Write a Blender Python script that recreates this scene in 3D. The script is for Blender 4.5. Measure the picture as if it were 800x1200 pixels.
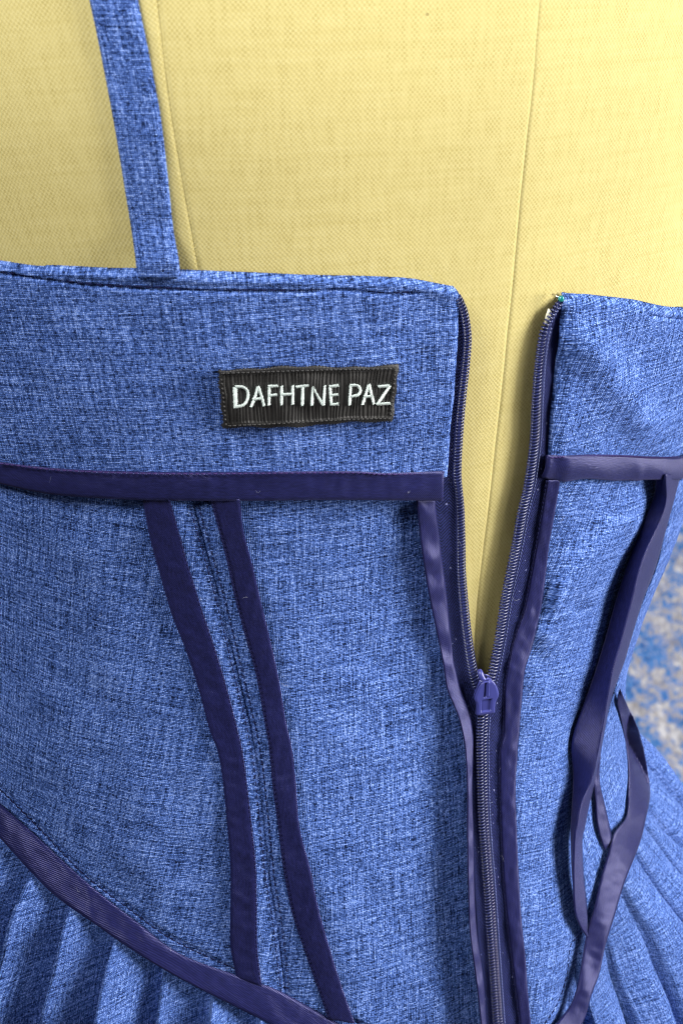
import bpy, math, random
import numpy as np

for o in list(bpy.data.objects):
    bpy.data.objects.remove(o)
random.seed(7)
RNG = np.random.default_rng(11)
SC = bpy.context.scene
COL = SC.collection

# ------------------------------------------------------------------ camera, world, lamps, exposure
PITCH = math.radians(24); FPX = 1680.0; DIST = 0.42
AIM = np.array([0, 0, 1.10])
FW = np.array([0, math.cos(PITCH), -math.sin(PITCH)])
UP = np.array([0, math.sin(PITCH), math.cos(PITCH)])
RT = np.array([1.0, 0, 0])
CAM = AIM - DIST * FW

cd = bpy.data.cameras.new("camera"); cam = bpy.data.objects.new("camera", cd); COL.objects.link(cam)
cam.location = CAM; cam.rotation_euler = (math.pi / 2 - PITCH, 0, 0)
cd.sensor_fit = 'VERTICAL'; cd.sensor_height = 36.0; cd.lens = 36.0 * FPX / 1200.0
cd.clip_start = 0.01; cd.clip_end = 60
cd.dof.use_dof = True; cd.dof.focus_distance = 0.425; cd.dof.aperture_fstop = 25
SC.camera = cam

W = bpy.data.worlds.new("World"); SC.world = W; W.use_nodes = True
bg = W.node_tree.nodes["Background"]; bg.inputs[0].default_value = (0.86, 0.92, 1.0, 1); bg.inputs[1].default_value = 0.065

def lamp(name, loc, target, sx, sy, power, col):
    l = bpy.data.lights.new(name, 'AREA'); l.shape = 'RECTANGLE'; l.size = sx; l.size_y = sy
    l.energy = power; l.color = col
    o = bpy.data.objects.new(name, l); COL.objects.link(o); o.location = loc
    import mathutils
    o.rotation_euler = (mathutils.Vector(target) - mathutils.Vector(loc)).to_track_quat('-Z', 'Y').to_euler()
    return o
lamp("window_light", (1.74, -0.14, 1.48), (0.05, 0.05, 0.90), 1.0, 1.2, 30, (1.0, 0.97, 0.93)).data.spread = math.radians(100)
lamp("upper_fill_light", (-0.50, -0.55, 1.98), (-0.07, 0.0, 1.41), 0.5, 0.5, 2.3, (1.0, 0.98, 0.95)).data.spread = math.radians(42)  # unseen fill lamp, added to brighten the upper back of the form
lamp("rug_fill_light", (1.3, 2.3, 2.45), (1.0, 2.0, 0.0), 0.9, 0.9, 56, (1.0, 0.98, 0.97))  # unseen lamp, added to lift the rug and rim the right side

SC.view_settings.view_transform = 'Standard'; SC.view_settings.look = 'None'
SC.view_settings.exposure = 0.0; SC.view_settings.gamma = 1.0
SC.render.engine = 'CYCLES'
SC.cycles.use_denoising = True
try:
    SC.cycles.denoising_input_passes = 'RGB_ALBEDO_NORMAL'
    SC.cycles.denoising_prefilter = 'ACCURATE'
except Exception:
    pass
SC.cycles.max_bounces = 6; SC.cycles.filter_width = 1.15

# ------------------------------------------------------------------ the torso surface everything lies on
PSI = math.radians(32); CPS, SPS = math.cos(PSI), math.sin(PSI)
ZT = np.array([0.60, 0.90, 0.94, 0.98, 1.02, 1.05, 1.08, 1.11, 1.14, 1.18, 1.22, 1.26, 1.31])
AR = np.array([0.1947, 0.1431, 0.1295, 0.1155, 0.1290, 0.1505, 0.1616, 0.1687, 0.1768, 0.1757, 0.1719, 0.1707, 0.1679])
AL = np.array([.170, .165, .158, .150, .144, .142, .144, .146, .150, .156, .162, .168, .168])
BB = np.array([.125, .122, .112, .100, .090, .087, .088, .091, .096, .103, .108, .112, .112])
CX = np.array([0.0001, -0.0118, -0.01, -0.0071, -0.0052, -0.0051, -0.0048, -0.005, -0.0064, -0.0087, -0.0101, -0.0103, -0.0108])
CY = np.array([0.076, 0.0795, 0.079, 0.078, 0.0783, 0.0803, 0.0826, 0.0822, 0.0826, 0.0833, 0.0836, 0.0902, 0.101])
ZD = np.linspace(0.5, 1.5, 2001)
def _tab(v):
    m = np.gradient(v, ZT); n = len(ZT)
    i = np.clip(np.searchsorted(ZT, ZD) - 1, 0, n - 2); h = ZT[i + 1] - ZT[i]; t = np.clip((ZD - ZT[i]) / h, 0, 1)
    r = (2*t**3-3*t**2+1)*v[i] + (t**3-2*t**2+t)*h*m[i] + (-2*t**3+3*t**2)*v[i+1] + (t**3-t**2)*h*m[i+1]
    k = np.ones(9) / 9.0
    return np.convolve(np.pad(r, 4, mode='edge'), k, 'valid')
TAB = np.stack([_tab(v) for v in (AR, AL, BB, CX, CY)])
def prof(z):
    f = np.clip((z - 0.5) * 2000.0, 0, 1999.0); i = f.astype(int); t = f - i
    return TAB[:, i] * (1 - t) + TAB[:, i + 1] * t
def Fval(P, h):
    ar, al, b, cx, cy = prof(P[..., 2])
    dx = P[..., 0] - cx; dy = P[..., 1] - cy
    lx = dx * CPS + dy * SPS; ly = -dx * SPS + dy * CPS
    a = np.where(lx > 0, ar, al)
    return np.sqrt((lx / (a + h)) ** 2 + (ly / (b + h)) ** 2)
def hit(px, py, h=0.0):
    """where the line of sight through a photo pixel meets the torso surface swollen by h metres"""
    px, py = np.broadcast_arrays(np.asarray(px, float), np.asarray(py, float))
    shp = px.shape; px = px.ravel(); py = py.ravel(); h = np.broadcast_to(np.asarray(h, float), shp).ravel()
    out = np.zeros((len(px), 3))
    for s in range(0, len(px), 20000):
        a = slice(s, s + 20000)
        d = FW + np.outer((px[a] - 400) / FPX, RT) + np.outer((600 - py[a]) / FPX, UP)
        ts = np.linspace(0.30, 0.66, 150)
        f = np.stack([Fval(CAM + d * t, h[a]) for t in ts])
        ins = f < 1; any_ = ins.any(0); k = np.where(any_, ins.argmax(0), f.argmin(0))
        k = np.clip(k, 1, len(ts) - 2)
        lo = ts[k - 1].copy(); hi = np.where(any_, ts[k], ts[k + 1])
        for _ in range(22):
            mid = (lo + hi) / 2; i2 = Fval(CAM + d * mid[:, None], h[a]) < 1
            # misses: ternary search for the nearest approach
            m1 = lo + (hi - lo) / 3; m2 = hi - (hi - lo) / 3
            g = Fval(CAM + d * m1[:, None], h[a]) < Fval(CAM + d * m2[:, None], h[a])
            lo, hi = (np.where(any_, np.where(i2, lo, mid), np.where(g, lo, m1)),
                      np.where(any_, np.where(i2, mid, hi), np.where(g, m2, hi)))
        out[a] = CAM + d * ((lo + hi) / 2)[:, None]
    return out.reshape(shp + (3,))
def phz(P, h=0.0):
    ar, al, b, cx, cy = prof(P[..., 2]); ar = ar + h; al = al + h; b = b + h
    dx = P[..., 0] - cx; dy = P[..., 1] - cy
    lx = dx * CPS + dy * SPS; ly = -dx * SPS + dy * CPS
    return np.stack([np.arctan2(lx / np.where(lx > 0, ar, al), -ly / b), P[..., 2]], -1)
def DP(ph, z, h=0.0, shrink=1.0):
    ar, al, b, cx, cy = prof(np.asarray(z, float))
    s = np.sin(ph); a = np.where(s > 0, ar, al)
    lx = (a * shrink + h) * s; ly = -(b * shrink + h) * np.cos(ph)
    return np.stack([cx + lx * CPS - ly * SPS, cy + lx * SPS + ly * CPS, np.broadcast_to(z, np.shape(lx))], -1)
def proj(P):
    d = P - CAM; k = d @ FW
    return 400 + FPX * (d @ RT) / k, 600 - FPX * (d @ UP) / k
def outward(P):
    e = 1e-4; f0 = Fval(P, 0.0)
    g = np.stack([Fval(P + np.eye(3)[i] * e, 0.0) - f0 for i in range(3)], -1)
    return g / (np.linalg.norm(g, axis=-1, keepdims=True) + 1e-12)

def cr(pts, n, arc=True):
    """smooth resampling of a polyline (Catmull-Rom) to n points"""
    p = np.asarray(pts, float)
    if len(p) == 2:
        t = np.linspace(0, 1, n)[:, None]; return p[0] * (1 - t) + p[1] * t
    q = np.vstack([2 * p[0] - p[1], p, 2 * p[-1] - p[-2]])
    outp = []
    m = 24
    for i in range(len(p) - 1):
        t = np.linspace(0, 1, m, endpoint=False)[:, None]
        a, b, c, d = q[i], q[i + 1], q[i + 2], q[i + 3]
        outp.append(0.5 * ((2 * b) + (-a + c) * t + (2*a - 5*b + 4*c - d) * t**2 + (-a + 3*b - 3*c + d) * t**3))
    outp = np.vstack(outp + [p[-1:]])
    if not arc:
        return outp[np.linspace(0, len(outp) - 1, n).astype(int)]
    s = np.concatenate([[0], np.cumsum(np.linalg.norm(np.diff(outp[:, :], axis=0), axis=1))])
    u = np.linspace(0, s[-1], n)
    return np.stack([np.interp(u, s, outp[:, k]) for k in range(p.shape[1])], 1)
def at_rows(pts, y):
    """polyline (x,y) read as x(y)"""
    p = cr(pts, 300); o = np.argsort(p[:, 1]); return np.interp(y, p[o, 1], p[o, 0])
def pdist(px, py, poly):
    d = np.full(np.shape(px), 1e9)
    for (a, b) in zip(poly[:-1], poly[1:]):
        a = np.asarray(a, float); b = np.asarray(b, float); ab = b - a; L = ab @ ab + 1e-9
        t = np.clip(((px - a[0]) * ab[0] + (py - a[1]) * ab[1]) / L, 0, 1)
        d = np.minimum(d, np.hypot(px - a[0] - t * ab[0], py - a[1] - t * ab[1]))
    return d
class Wob:
    """smooth random field: a few sines"""
    def __init__(s, seed, lam, n=7):
        r = np.random.default_rng(seed); th = r.uniform(0, 2 * np.pi, n); k = 2 * np.pi / (lam * r.uniform(.7, 1.6, n))
        s.kx, s.ky, s.p, s.n = k * np.cos(th), k * np.sin(th), r.uniform(0, 6.28, n), n
    def __call__(s, x, y):
        return sum(np.sin(x * a + y * b + c) for a, b, c in zip(s.kx, s.ky, s.p)) / s.n ** .5

# ------------------------------------------------------------------ object helpers
def tag(o, label=None, cat=None, group=None, kind=None):
    if label: o["label"] = label
    if cat: o["category"] = cat
    if group: o["group"] = group
    if kind: o["kind"] = kind
    return o
def empty(name, loc):
    o = bpy.data.objects.new(name, None); COL.objects.link(o); o.location = loc; return o
def root_loc(o):
    v = np.zeros(3)
    while o is not None:
        v = v + np.array(o.location); o = o.parent
    return v
def obj(name, V, Fc, mat, parent=None, uv=None, smooth=True):
    V = np.asarray(V, float).reshape(-1, 3)
    if parent is not None: V = V - root_loc(parent)
    me = bpy.data.meshes.new(name); me.from_pydata(V.tolist(), [], [tuple(int(i) for i in f) for f in Fc])
    if smooth: me.polygons.foreach_set("use_smooth", np.ones(len(me.polygons), bool))
    if uv is not None:
        uv = np.asarray(uv, float).reshape(-1, 2); l = me.uv_layers.new(name="UVMap")
        idx = np.zeros(len(me.loops), int); me.loops.foreach_get("vertex_index", idx)
        l.data.foreach_set("uv", uv[idx].astype(np.float32).ravel())
    me.materials.append(mat); me.update()
    o = bpy.data.objects.new(name, me); COL.objects.link(o)
    if parent is not None: o.parent = parent
    return o
def gridfaces(nv, nu, off=0, flip=False):
    i = np.arange(nv - 1)[:, None] * nu + np.arange(nu - 1)[None] + off
    q = np.stack([i, i + 1, i + nu + 1, i + nu], -1).reshape(-1, 4)
    return q[:, ::-1] if flip else q
def vnorm(P):
    du = np.gradient(P, axis=1); dv = np.gradient(P, axis=0); n = np.cross(du, dv)
    return n / (np.linalg.norm(n, axis=-1, keepdims=True) + 1e-12)
def sheet(name, P, UVc, mat, parent, thick=0.0006):
    """a cloth piece: grid of points given real thickness, rounded rims"""
    nv, nu = P.shape[:2]; N = vnorm(P)
    if (N * (CAM - P)).sum(-1).mean() < 0: N = -N; flip = False
    else: flip = False
    du = np.gradient(P, axis=1); dv = np.gradient(P, axis=0)
    sgn = (np.cross(du, dv) * N).sum(-1).mean()
    flip = sgn < 0
    B = P - N * thick
    V = np.concatenate([P.reshape(-1, 3), B.reshape(-1, 3)]); n = nv * nu
    F = [gridfaces(nv, nu, 0, flip), gridfaces(nv, nu, n, not flip)]
    rim = np.concatenate([np.arange(nu), np.arange(1, nv) * nu + nu - 1, (nv - 1) * nu + np.arange(nu - 2, -1, -1), np.arange(nv - 2, 0, -1) * nu])
    r2 = np.roll(rim, -1); q = np.stack([rim, rim + n, r2 + n, r2], -1)
    F.append(q[:, ::-1] if flip else q)
    return obj(name, V, np.concatenate(F), mat, parent, np.concatenate([UVc.reshape(-1, 2)] * 2))
def cloth_uv(PZ, rot=0.0, off=(0, 0)):
    u = PZ[..., 0] * 0.118; v = PZ[..., 1]; c, s = math.cos(rot), math.sin(rot)
    return np.stack([u * c - v * s + off[0], u * s + v * c + off[1]], -1)
def topz(pts, n, hd=0.0):
    """edge given as photo pixels and/or ('s', angle in degrees, height) -> smooth (phi, z) curve"""
    q = []
    for p in pts:
        if p[0] == 's': q.append((math.radians(p[1]), p[2]))
        elif p[0] == 'r': q.append((q[-1][0] + math.radians(p[1]), q[-1][1] + p[2]))      # step on from the last point
        else:
            h = p[2] if len(p) > 2 else hd
            q.append(tuple(phz(hit(p[0], p[1], h), h)))
    q = np.array(q); q2 = q.copy(); q2[:, 0] *= 0.13
    r = cr(q2, n); r[:, 0] /= 0.13
    return r
def coons(top, bot, left, right, nu, nv, straight=False):
    s = np.linspace(0, 1, nu)[None, :, None]; t = np.linspace(0, 1, nv)[:, None, None]
    T, Bm = topz(top, nu)[None], topz(bot, nu)[None]
    if straight:
        L = topz(left, nv)[:, None]; R = (1 - t) * T[:, -1:] + t * Bm[:, -1:]
    else: L, R = topz(left, nv)[:, None], topz(right, nv)[:, None]
    return ((1 - t) * T + t * Bm + (1 - s) * L + s * R
            - ((1-s)*(1-t)*T[:, :1] + s*(1-t)*T[:, -1:] + (1-s)*t*Bm[:, :1] + s*t*Bm[:, -1:]))
def strip(name, Lp, Rp, mat, parent, hL, hR, n=120, m=9, thick=0.0005, crown=0.0004, wob=0.0, seed=1, lam=45, wall=None, puck=1.0):
    """band between two photo-pixel edges lying hL..hR metres above the torso surface; hL/hR number or list along it"""
    L = cr(Lp, n); R = cr(Rp, n); s = np.linspace(0, 1, m)[None, :]; t = np.linspace(0, 1, n)
    f = lambda h: np.interp(t, np.linspace(0, 1, len(np.atleast_1d(h))), np.atleast_1d(h))
    px = L[:, :1] * (1 - s) + R[:, :1] * s; py = L[:, 1:] * (1 - s) + R[:, 1:] * s
    h = f(hL)[:, None] * (1 - s) + f(hR)[:, None] * s + .45 * crown * (1 - (2 * s - 1) ** 4)
    h = h + wob * .8 * Wob(seed, lam)(px * 0.8, py) * (0.4 + 0.6 * np.sin(np.pi * s))
    h = h + .00012 * puck * Wob(seed + 200, 16)(px, py) * np.sin(np.pi * s)
    a = np.random.default_rng(seed); pk = np.zeros_like(px)
    for _ in range(int(n / 16)):           # small diagonal puckers from the stitching
        q = a.uniform(0, 1); sk = a.uniform(-.5, .5); w = a.uniform(.004, .010)
        pk = pk + a.uniform(.3, 1) * np.exp(-((t[:, None] - q - sk * (s - .5) * .04) / w) ** 2)
    h = h + .00016 * puck * np.minimum(pk, 1.5) * (1 - .5 * s)
    P = hit(px, py, h)
    if wall is not None:                       # folded edge that drops back down to the cloth behind it
        dx, hw = wall
        ex = L[:, 0] + dx
        Wl = hit(ex, L[:, 1], np.minimum(hw, f(hL) - 0.0003)); mid = (Wl + P[:, 0]) / 2 + 0.0002 * outward(Wl)
        P = np.concatenate([Wl[:, None], mid[:, None], P], 1) if abs(dx) >= 0 else P
    al = np.concatenate([[0], np.cumsum(np.linalg.norm(np.diff(P.mean(1), axis=0), axis=1))])
    ac = np.concatenate([[0], np.cumsum(np.linalg.norm(np.diff(P.mean(0), axis=0), axis=1))])
    UVc = np.stack(np.broadcast_arrays(ac[None, :] + seed * 0.037, al[:, None]), -1)
    return sheet(name, P, UVc, mat, parent, thick * .6)
def tube(path, r, sides=6, cap=True):
    path = np.asarray(path, float); T = np.gradient(path, axis=0); T /= np.linalg.norm(T, axis=1, keepdims=True) + 1e-12
    ref = np.where(np.abs(T[:, 2:3]) > 0.9, np.array([[1., 0, 0]]), np.array([[0, 0, 1.]]))
    A = np.cross(T, ref); A /= np.linalg.norm(A, axis=1, keepdims=True) + 1e-12; Bn = np.cross(T, A)
    th = np.linspace(0, 2 * np.pi, sides, endpoint=False); r = np.broadcast_to(r, (len(path),))
    V = path[:, None] + r[:, None, None] * (A[:, None] * np.cos(th)[None, :, None] + Bn[:, None] * np.sin(th)[None, :, None])
    i = np.arange(len(path) - 1)[:, None] * sides; j = np.arange(sides)[None]; k = (j + 1) % sides
    F = np.stack([i + j, i + k, i + sides + k, i + sides + j], -1).reshape(-1, 4).tolist()
    if cap: F += [list(range(sides))[::-1], [(len(path) - 1) * sides + q for q in range(sides)]]
    return V.reshape(-1, 3), F
def join(parts):
    V, F, n = [], [], 0
    for v, f in parts:
        V.append(v); F += [[i + n for i in q] for q in f]; n += len(v)
    return np.concatenate(V), F
def stitches(name, pts, h, mat, parent, pitch=2.0, fill=0.72, r=0.00022, dip=0.6):
    """a row of short thread loops, half sunk in the cloth"""
    P = hit(*cr(pts, 400).T, h); s = np.concatenate([[0], np.cumsum(np.linalg.norm(np.diff(P, axis=0), axis=1))])
    N = outward(P); parts = []; x = 0.0
    while x < s[-1] - pitch * .001:
        L = pitch * 0.001 * fill * random.uniform(.85, 1.1); q = x + L * np.linspace(0, 1, 6)
        c = np.stack([np.interp(q, s, P[:, k]) for k in range(3)], 1); nn = np.stack([np.interp(q, s, N[:, k]) for k in range(3)], 1)
        c = c + nn * (np.sin(np.linspace(0, np.pi, 6)) - dip)[:, None] * r * 1.3
        parts.append(tube(c, r * np.array([.5, .95, 1, 1, .95, .5]), 5)); x += pitch * 0.001
    V, F = join(parts)
    return tag(obj(name, V, F, mat, parent), kind="stuff")

# ------------------------------------------------------------------ materials
class NT:
    def __init__(s, name):
        s.m = bpy.data.materials.new(name); s.m.use_nodes = True; s.t = s.m.node_tree; s.b = s.t.nodes["Principled BSDF"]
        s.uvn = s.t.nodes.new("ShaderNodeTexCoord"); s.uv = s.uvn.outputs["UV"]
    def n(s, typ, **k):
        x = s.t.nodes.new(typ)
        for a, b in k.items(): setattr(x, a, b)
        return x
    def lk(s, a, b): s.t.links.new(a, b)
    def mth(s, op, a, b=None):
        x = s.n("ShaderNodeMath", operation=op)
        for i, v in enumerate((a, b)):
            if v is None: continue
            if isinstance(v, (int, float)): x.inputs[i].default_value = v
            else: s.lk(v, x.inputs[i])
        return x.outputs[0]
    def noise(s, vec, sx, sy, detail=1.0, rough=.5, dist=0.0, off=(0, 0, 0)):
        m = s.n("ShaderNodeMapping"); m.inputs["Scale"].default_value = (sx, sy, 1); m.inputs["Location"].default_value = off; s.lk(vec, m.inputs[0])
        x = s.n("ShaderNodeTexNoise"); x.inputs["Scale"].default_value = 1.0; x.inputs["Detail"].default_value = detail
        x.inputs["Roughness"].default_value = rough; x.inputs["Distortion"].default_value = dist; s.lk(m.outputs[0], x.inputs["Vector"])
        return x.outputs["Fac"]
    def mix(s, f, a, b):
        x = s.n("ShaderNodeMix", data_type='FLOAT')
        for sock, v in ((x.inputs[0], f), (x.inputs[2], a), (x.inputs[3], b)):
            if isinstance(v, (int, float)): sock.default_value = v
            else: s.lk(v, sock)
        return x.outputs[0]
    def mixc(s, f, a, b, mode='MIX'):
        x = s.n("ShaderNodeMix", data_type='RGBA', blend_type=mode)
        for sock, v in ((x.inputs[0], f), (x.inputs[6], a), (x.inputs[7], b)):
            if isinstance(v, tuple): sock.default_value = v + ((1,) if len(v) == 3 else ())
            elif isinstance(v, (int, float)): sock.default_value = v
            else: s.lk(v, sock)
        return x.outputs[2]
    def ramp(s, f, stops):
        x = s.n("ShaderNodeValToRGB"); e = x.color_ramp.elements
        while len(e) < len(stops): e.new(0.5)
        for el, (p, c) in zip(e, stops): el.position = p; el.color = tuple(c) + (1,)
        s.lk(f, x.inputs[0]); return x.outputs[0]
    def bump(s, h, dist, strength=1.0, prev=None):
        x = s.n("ShaderNodeBump"); x.inputs["Strength"].default_value = strength; x.inputs["Distance"].default_value = dist
        s.lk(h, x.inputs["Height"])
        if prev is not None: s.lk(prev, x.inputs["Normal"])
        return x.outputs[0]
    def sep(s):
        x = s.n("ShaderNodeSeparateXYZ"); s.lk(s.uv, x.inputs[0]); return x.outputs[0], x.outputs[1]
    def setp(s, **k):
        for a, v in k.items():
            i = s.b.inputs[a.replace("_", " ")]
            if isinstance(v, (int, float)): i.default_value = v
            elif isinstance(v, tuple): i.default_value = v + ((1,) if len(v) == 3 else ())
            else: s.lk(v, i)

def weave(nt, p, jitter, q=None):
    """height of a plain weave of thread pitch p (metres), and its over/under mask"""
    u, v = nt.sep()
    du = nt.mth('MULTIPLY', nt.mth('SUBTRACT', nt.noise(nt.uv, 160, 160, 2), .5), jitter)
    dv = nt.mth('MULTIPLY', nt.mth('SUBTRACT', nt.noise(nt.uv, 160, 160, 2, off=(7, 3, 0)), .5), jitter)
    uu = nt.mth('MULTIPLY', nt.mth('ADD', u, du), math.pi / p); vv = nt.mth('MULTIPLY', nt.mth('ADD', v, dv), math.pi / (q or p))
    su, sv = nt.mth('SINE', uu), nt.mth('SINE', vv)
    prod = nt.mth('MULTIPLY', su, sv)
    mask = nt.mth('ADD', nt.mth('MULTIPLY', prod, 1.6), .5); mask = nt.mth('MINIMUM', nt.mth('MAXIMUM', mask, 0.0), 1.0)
    hgt = nt.mth('ABSOLUTE', prod)
    return hgt, mask

def linen_material(name="heathered_blue_linen"):
    nt = NT(name); p = 0.00047
    hgt, mask = weave(nt, p, 0.0016)
    k = 1 / p
    warp = nt.noise(nt.uv, k * 0.9, k * 0.32, 1.0); weft = nt.noise(nt.uv, k * 0.32, k * 0.9, 1.0, off=(31, 17, 0))
    val = nt.mix(mask, warp, weft)
    slub_v = nt.noise(nt.uv, k * 0.8, k * 0.028, 1.0, off=(3, 9, 0)); slub_h = nt.noise(nt.uv, k * 0.028, k * 0.8, 1.0, off=(5, 2, 0))
    slub = nt.mth('ADD', nt.mth('MULTIPLY', nt.mth('SUBTRACT', slub_v, .5), .62), nt.mth('MULTIPLY', nt.mth('SUBTRACT', slub_h, .5), .62))
    patch = nt.mth('MULTIPLY', nt.mth('SUBTRACT', nt.noise(nt.uv, 55, 38, 2), .5), .07)
    grain = nt.mth('MULTIPLY', nt.mth('SUBTRACT', nt.noise(nt.uv, k * .95, k * .95, 0), .5), .22)
    val = nt.mth('ADD', nt.mth('ADD', nt.mth('MULTIPLY', nt.mth('SUBTRACT', val, .5), 1.4), .5), nt.mth('ADD', nt.mth('ADD', slub, patch), grain))
    val = nt.mth('ADD', val, nt.mth('MULTIPLY', nt.mth('SUBTRACT', hgt, .44), .26))
    col = nt.ramp(val, [(0.16, (0.004, 0.010, 0.042)), (0.42, (0.036, 0.080, 0.275)), (0.62, (0.098, 0.188, 0.55)), (0.92, (0.32, 0.46, 0.90))])
    nt.setp(Base_Color=col, Roughness=0.9)
    nt.b.inputs["Specular IOR Level"].default_value = 0.10
    hh = nt.mth('ADD', hgt, nt.mth('MULTIPLY', val, .8))
    b = nt.bump(hh, 0.00016, 0.8); nt.lk(b, nt.b.inputs["Normal"])
    return nt.m
def satin_material(name, col, rough=.42):
    nt = NT(name); u, v = nt.sep()
    tw = nt.mth('SINE', nt.mth('MULTIPLY', nt.mth('ADD', u, nt.mth('MULTIPLY', v, .9)), 2 * math.pi / 0.00055))
    th = nt.noise(nt.uv, 1900, 420, 1); crease = nt.noise(nt.uv, 90, 45, 1.5, dist=.6)
    c = nt.mixc(nt.mth('MULTIPLY', nt.mth('ADD', nt.mth('MULTIPLY', tw, .25), th), .9), tuple(x * .45 for x in col), tuple(min(1, x * 1.75) for x in col))
    nt.setp(Base_Color=c, Roughness=rough, Sheen_Weight=0.12, Sheen_Roughness=0.4)
    nt.b.inputs["Specular IOR Level"].default_value = 0.45; nt.b.inputs["Specular Tint"].default_value = (.50, .50, 1, 1)
    nt.b.inputs["Sheen Tint"].default_value = (.4, .4, 1, 1)
    b1 = nt.bump(crease, 0.0006, .2); b2 = nt.bump(nt.mth('ADD', nt.mth('MULTIPLY', tw, .4), th), 0.00010, .8, b1)
    nt.lk(b2, nt.b.inputs["Normal"]); return nt.m
def tape_material():
    nt = NT("navy_twill_tape"); u, v = nt.sep()
    fold = nt.mth('PINGPONG', u, 0.0022)
    d = nt.mth('SINE', nt.mth('MULTIPLY', nt.mth('ADD', v, nt.mth('MULTIPLY', fold, 1.5)), 2 * math.pi / 0.0011))
    f = nt.mth('ADD', nt.mth('MULTIPLY', d, .35), nt.noise(nt.uv, 1500, 1500, 1))
    c = nt.ramp(f, [(0.2, (.004, .006, .032)), (0.85, (.022, .030, .140))])
    lint = nt.noise(nt.uv, 900, 700, 0, off=(2, 6, 0)); lm = nt.mth('GREATER_THAN', lint, .80)
    c = nt.mixc(lm, c, (.20, .22, .42))
    nt.setp(Base_Color=c, Roughness=.85); nt.b.inputs['Specular IOR Level'].default_value = .15; nt.lk(nt.bump(f, .00022, .8), nt.b.inputs["Normal"]); return nt.m
def canvas_material():
    nt = NT("yellow_woven_canvas"); p = 0.00047
    _, mask = weave(nt, p, 0.0009, 0.00066)
    hgt = mask
    k = 1 / .001
    thr = nt.mix(mask, nt.noise(nt.uv, k * .9, k * .12, 1), nt.noise(nt.uv, k * .12, k * .9, 1, off=(4, 8, 0)))
    slub = nt.noise(nt.uv, 22, k * .5, 2, off=(1, 5, 0)); pt = nt.noise(nt.uv, 24, 30, 3)
    f = nt.mth('ADD', nt.mth('MULTIPLY', hgt, .27), nt.mth('ADD', nt.mth('MULTIPLY', thr, .55), nt.mth('MULTIPLY', nt.mth('SUBTRACT', slub, .5), .22)))
    c = nt.ramp(f, [(0.08, (.39, .32, .108)), (.36, (.525, .45, .182)), (.82, (.605, .535, .255))])
    c = nt.mixc(nt.mth('MULTIPLY', nt.mth('SUBTRACT', pt, .35), .18), c, (.53, .455, .20))
    vm = nt.n("ShaderNodeMapping"); vm.inputs["Scale"].default_value = (70, 70, 1); nt.lk(nt.uv, vm.inputs[0])
    vo = nt.n("ShaderNodeTexVoronoi"); vo.inputs["Scale"].default_value = 1.0; nt.lk(vm.outputs[0], vo.inputs["Vector"])
    sx = nt.n("ShaderNodeSeparateColor"); nt.lk(vo.outputs["Color"], sx.inputs[0])
    speck = nt.mth('MULTIPLY', nt.mth('LESS_THAN', vo.outputs["Distance"], .026), nt.mth('GREATER_THAN', sx.outputs[0], .80))   # old pin holes
    c = nt.mixc(nt.mth('MULTIPLY', speck, .55), c, (.20, .14, .05))
    nt.setp(Base_Color=c, Roughness=.9); nt.b.inputs["Specular IOR Level"].default_value = .2
    nt.lk(nt.bump(nt.mth('ADD', hgt, nt.mth('MULTIPLY', thr, .5)), .0002, .24), nt.b.inputs["Normal"]); return nt.m
def plain(name, col, rough=.5, spec=.5, noise_amt=.2, scale=300, metal=0.0):
    nt = NT(name); oc = nt.uvn.outputs["Object"]
    f = nt.noise(oc, scale, scale, 3)
    c = nt.mixc(nt.mth('MULTIPLY', f, 1.0), tuple(x * (1 - noise_amt) for x in col), tuple(min(1, x * (1 + noise_amt)) for x in col))
    nt.setp(Base_Color=c, Roughness=rough, Metallic=metal); nt.b.inputs["Specular IOR Level"].default_value = spec
    nt.lk(nt.bump(f, .0001, .3), nt.b.inputs["Normal"]); return nt.m

LINEN = linen_material()
SATIN = satin_material("navy_satin", (.0105, .012, .064), .36)
TAPE = tape_material()
CANVAS = canvas_material()
COILM = plain("navy_nylon_coil", (.019, .025, .100), .27, .65)
PULLM = plain("violet_blue_enamel", (.050, .058, .26), .32, .55, .1)
THREAD = plain("navy_thread", (.010, .011, .045), .95, .05)
THREADP = plain("purple_thread", (.050, .032, .12), .95, .05)
RIBBON = plain("black_grosgrain", (.012, .0115, .0115), .5, .6, .5, 700)
WHITE = plain("pale_embroidery_thread", (.62, .71, .69), .7, .25, .15, 1500)
PALE = plain("pale_tape_end", (.62, .62, .50), .5, .4)
WOOD = plain("varnished_wood", (.25, .13, .06), .4, .5)

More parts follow.
